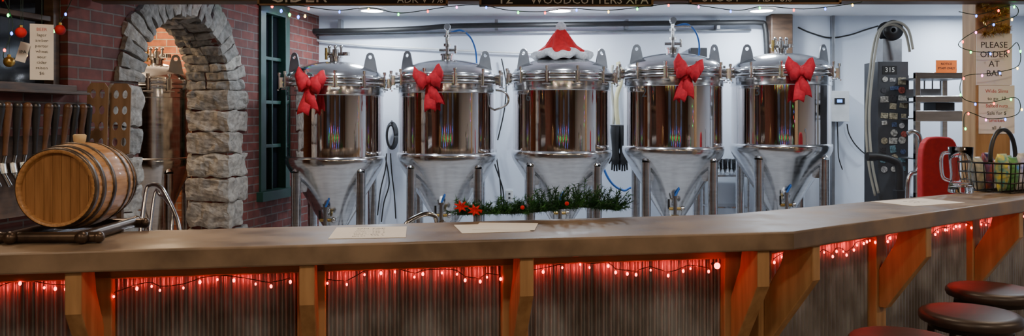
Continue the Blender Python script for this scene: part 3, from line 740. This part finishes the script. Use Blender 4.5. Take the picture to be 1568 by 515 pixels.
for i in range(10):
    x=-W/2+W*i/9
    for sy in(-1,1): b.cyl(bq(x,sy*D/2,0.0),bq(x,sy*D/2,.15),.0025,m_iron,seg=6)
    b.cyl(bq(x,-D/2,.004),bq(x,D/2,.004),.0025,m_iron,seg=6)
for i in range(7):
    y=-D/2+D*i/6
    for sx in(-1,1): b.cyl(bq(sx*W/2,y,0.0),bq(sx*W/2,y,.15),.0025,m_iron,seg=6)
hd=[]
for i in range(17):
    a=math.pi*i/16; hd.append(bq(-math.cos(a)*.11,0,.15+math.sin(a)*.17))
b.tube(hd,.011,m_black,8,sm=2)
b.cyl(bq(-W/2,0,.15),hd[0],.004,m_iron); b.cyl(bq(W/2,0,.15),hd[-1],.004,m_iron)
cols_=[(.78,.66,.06),(.15,.38,.12),(.70,.70,.67),(.06,.14,.40),(.65,.60,.48),(.5,.12,.08),(.75,.75,.72),(.2,.42,.2)]
for i,cc_ in enumerate(cols_):
    m=M('snack_bag_%d'%i,cc_,.35,c2=tuple(v*.5 for v in cc_[::-1]),scale=30)
    x=-.13+.088*(i%4); y=-.06+.11*(i//4); h=.15+.02*((i*7)%3) if i else .19
    n=8; pr=[]
    for j in range(n+1):
        t=j/n; th_=.028*math.sin(math.pi*t)**.6 if 0<t<1 else .002
        w=.040
        rr=[bq(x+w*math.cos(q),y+(th_+.002)*math.sin(q),.008+h*t) for q in[k*math.pi/6 for k in range(12)]]
        cur=[b.v(p) for p in rr]
        if pr: b.bridge(pr,cur,m)
        pr=cur
    b.face(pr,m)
b.sph(bq(.03,-.12,.13),.013,m_led['b'],10)
b.done()

# ------------------------------------------------------------ stools
def stool(x,y,h=.75,r=.17,name='bar_stool',col2=m_seat):
    b=B(name); o=V((x,y,0))
    b.lathe([(.001,h),(r*.80,h),(r*.93,h-.004),(r*.99,h-.014),(r,h-.026),(r*.97,h-.038),(r*.88,h-.044),(.001,h-.044)],col2,o,64)
    b.lathe([(r*.80,h-.044),(r*.80,h-.062),(r*.76,h-.062),(r*.76,h-.044)],m_iron,o,48)
    for a in range(4):
        t=math.pi/4+a*math.pi/2+.2; d=V((math.cos(t),math.sin(t),0))
        b.cyl(o+d*r*.72+Zup*(h-.05),o+d*(r*1.15)+Zup*.012,.013,m_iron); b.cyl(o+d*(r*1.15),o+d*(r*1.15)+Zup*.014,.018,m_black)
    for zz,rr in((.28,r*.98),(.5,r*.88)):
        b.tube([o+V((rr*math.cos(t*.2618),rr*math.sin(t*.2618),zz)) for t in range(25)],.009,m_iron,8)
    b.done()
stool(1.985,3.28); stool(1.66,2.87); stool(1.25,2.52)

# ------------------------------------------------------------ right background
b=B('sticker_covered_cabinet'); a=P(1365,95,6.6); zt=a.z
b.box((a.x,6.7,zt/2),(.25,.26,zt),M('cabinet_grey',(.06,.065,.075),.4,c2=(.045,.05,.058)))
rnd=random.Random(2)
b.box(V((a.x-.03,6.567,zt-.07)),(.12,.004,.07),m_board); b.text('315',V((a.x-.03,6.563,zt-.07)),.055,m_chalk)
sc_=[(.6,.6,.6),(.12,.18,.35),(.55,.5,.35),(.06,.06,.07),(.45,.10,.08),(.2,.38,.45),(.65,.65,.6)]
smt=[M('sticker_%d'%i,c,.5,c2=tuple(v*.25 for v in c),scale=70) for i,c in enumerate(sc_)]
for r_ in range(11):
    for c_i in range(3):
        q=V((a.x-.078+.078*c_i+rnd.uniform(-.010,.010),6.566,zt-.16-.072*r_+rnd.uniform(-.014,.014)))
        t_=rnd.random()
        if t_<.3: b.cyl(q,q+V((0,-.003,0)),rnd.uniform(.022,.034),smt[rnd.randrange(7)],seg=20)
        elif t_<.9: b.box(q,(rnd.uniform(.04,.075),.004,rnd.uniform(.025,.06)),smt[rnd.randrange(7)],R=Matrix.Rotation(rnd.uniform(-.15,.15),3,'Y'))
b.done(bevel=.004)
b=B('hose_reel'); q=P(1363,60,6.7)
b.box((q.x,6.72,zt+.10),(.16,.12,.198),m_grey)
b.lathe([(.02,-.06),(.085,-.06),(.085,-.05),(.05,-.045),(.05,.045),(.085,.05),(.085,.06),(.02,.06)],m_blackp,V((q.x,6.70,zt+.27)),32,axis=(0,1,0))
for k in range(2):
    b.tube([P(x+k*5,y-k*4,6.53-.03*k) for x,y in((1340,300),(1330,250),(1326,180),(1332,110),(1340,60),(1352,42),(1370,38),(1386,50),(1393,80))],.011,m_cream,8,sm=6)
b.done()
b=B('steel_utility_rack'); d=6.3
xl=P(1404,0,d).x; xr=P(1482,0,d).x; zt2=P(0,112,d).z
for x in(xl,xr):
    for yy in(d,d+.35): b.box((x,yy,zt2/2),(.04,.04,zt2),m_satin)
for y0 in(116,152,178,240,300):
    z=P(0,y0,d).z; b.box(((xl+xr)/2,d,z),(xr-xl+.04,.045,.05 if y0!=178 else .085),m_satin); b.box(((xl+xr)/2,d+.175,z-.02),(xr-xl,.35,.012),m_grey)
for k in range(6): x=xl+(xr-xl)*(k+.5)/6; b.cyl((x,d+.34,P(0,178,d).z),(x,d+.34,zt2),.006,m_grey)
b.box(((xl+xr)/2+.08,d+.2,P(0,165,d).z),(.15,.2,.11),m_blackp); b.box(((xl+xr)/2-.06,d+.2,P(0,142,d).z),(.2,.2,.07),m_grey)
b.done(bevel=.003)
b=B('office_chair'); d=5.5; q=P(1436,250,d); sz=.48
def sq(cx,cy,w,h,n=24,e=4): return [(cx+w*math.copysign(abs(math.cos(2*math.pi*i/n))**(2/e),math.cos(2*math.pi*i/n)),cy+h*math.copysign(abs(math.sin(2*math.pi*i/n))**(2/e),math.sin(2*math.pi*i/n))) for i in range(n)]
pts=sq(0,0,.13,.29); b.prism(pts,(q.x,d,1.04),(1,0,0),(0,0,1),(0,1,0),.07,m_redf)
b.prism(sq(0,0,.22,.22),(q.x,d-.22,sz),(1,0,0),(0,1,0),(0,0,1),.08,m_redf)
b.cyl((q.x,d-.2,.1),(q.x,d-.2,sz),.03,m_black)
for k in range(5):
    t=k*1.2566; e=V((q.x+.27*math.cos(t),d-.2+.27*math.sin(t),.06)); b.cyl((q.x,d-.2,.12),e,.02,m_black); b.sph(e-Zup*.03,.03,m_black)
b.box((q.x,d+.05,.75),(.06,.02,.5),m_black)
for sx in(-1,1):
    b.tube([(q.x+sx*.2,d-.2,sz),(q.x+sx*.27,d-.2,sz+.05),(q.x+sx*.27,d-.2,sz+.22)],.015,m_black); b.box((q.x+sx*.27,d-.2,sz+.24),(.07,.26,.03),m_black)
b.done(bevel=.015)
b=B('steel_handrail')
xh=P(1396,0,5.9)
b.tube([V((xh.x-.03,5.9,0)),V((xh.x-.03,5.9,.6)),P(1390,290,5.9),P(1394,268,5.9),P(1405,262,5.9),P(1410,240,5.9),P(1408,210,5.9),P(1398,202,5.9),P(1390,205,5.9)],.018,m_satin,10,sm=6); b.done()
b=B('black_pump_cart'); d=6.2
a=P(1330,240,d);c=P(1380,252,d)
b.tube([a,P(1345,240,d),P(1368,246,d),P(1377,258,d),P(1378,300,d),(c.x,d,.1)],.03,m_black,10,sm=5); b.cyl(a-V((.01,0,0)),a+V((.05,0,0)),.035,m_black)
b.box((c.x-.12,d,.2),(.4,.3,.25),m_blackp)
for sx in(-.15,.15):
    for sy in(-.12,.12): b.cyl((c.x-.12+sx-.02,d+sy,.05),(c.x-.12+sx+.02,d+sy,.05),.05,m_black)
b.box((c.x,d,.6),(.10,.08,.6),m_blackp); b.done(bevel=.008)

# ------------------------------------------------------------ world + camera
w=bpy.data.worlds.new('world'); sc.world=w; w.use_nodes=True
w.node_tree.nodes['Background'].inputs[0].default_value=(.02,.02,.03,1); w.node_tree.nodes['Background'].inputs[1].default_value=.3
cd=bpy.data.cameras.new('camera'); cam=bpy.data.objects.new('camera',cd); col.objects.link(cam)
cam.location=(0,0,CZ); cam.rotation_euler=(math.radians(90),0,0)
cd.sensor_width=36; cd.clip_start=.05
cd.lens=36*F/1568; cd.shift_y=-72.5/1568
sc.camera=cam
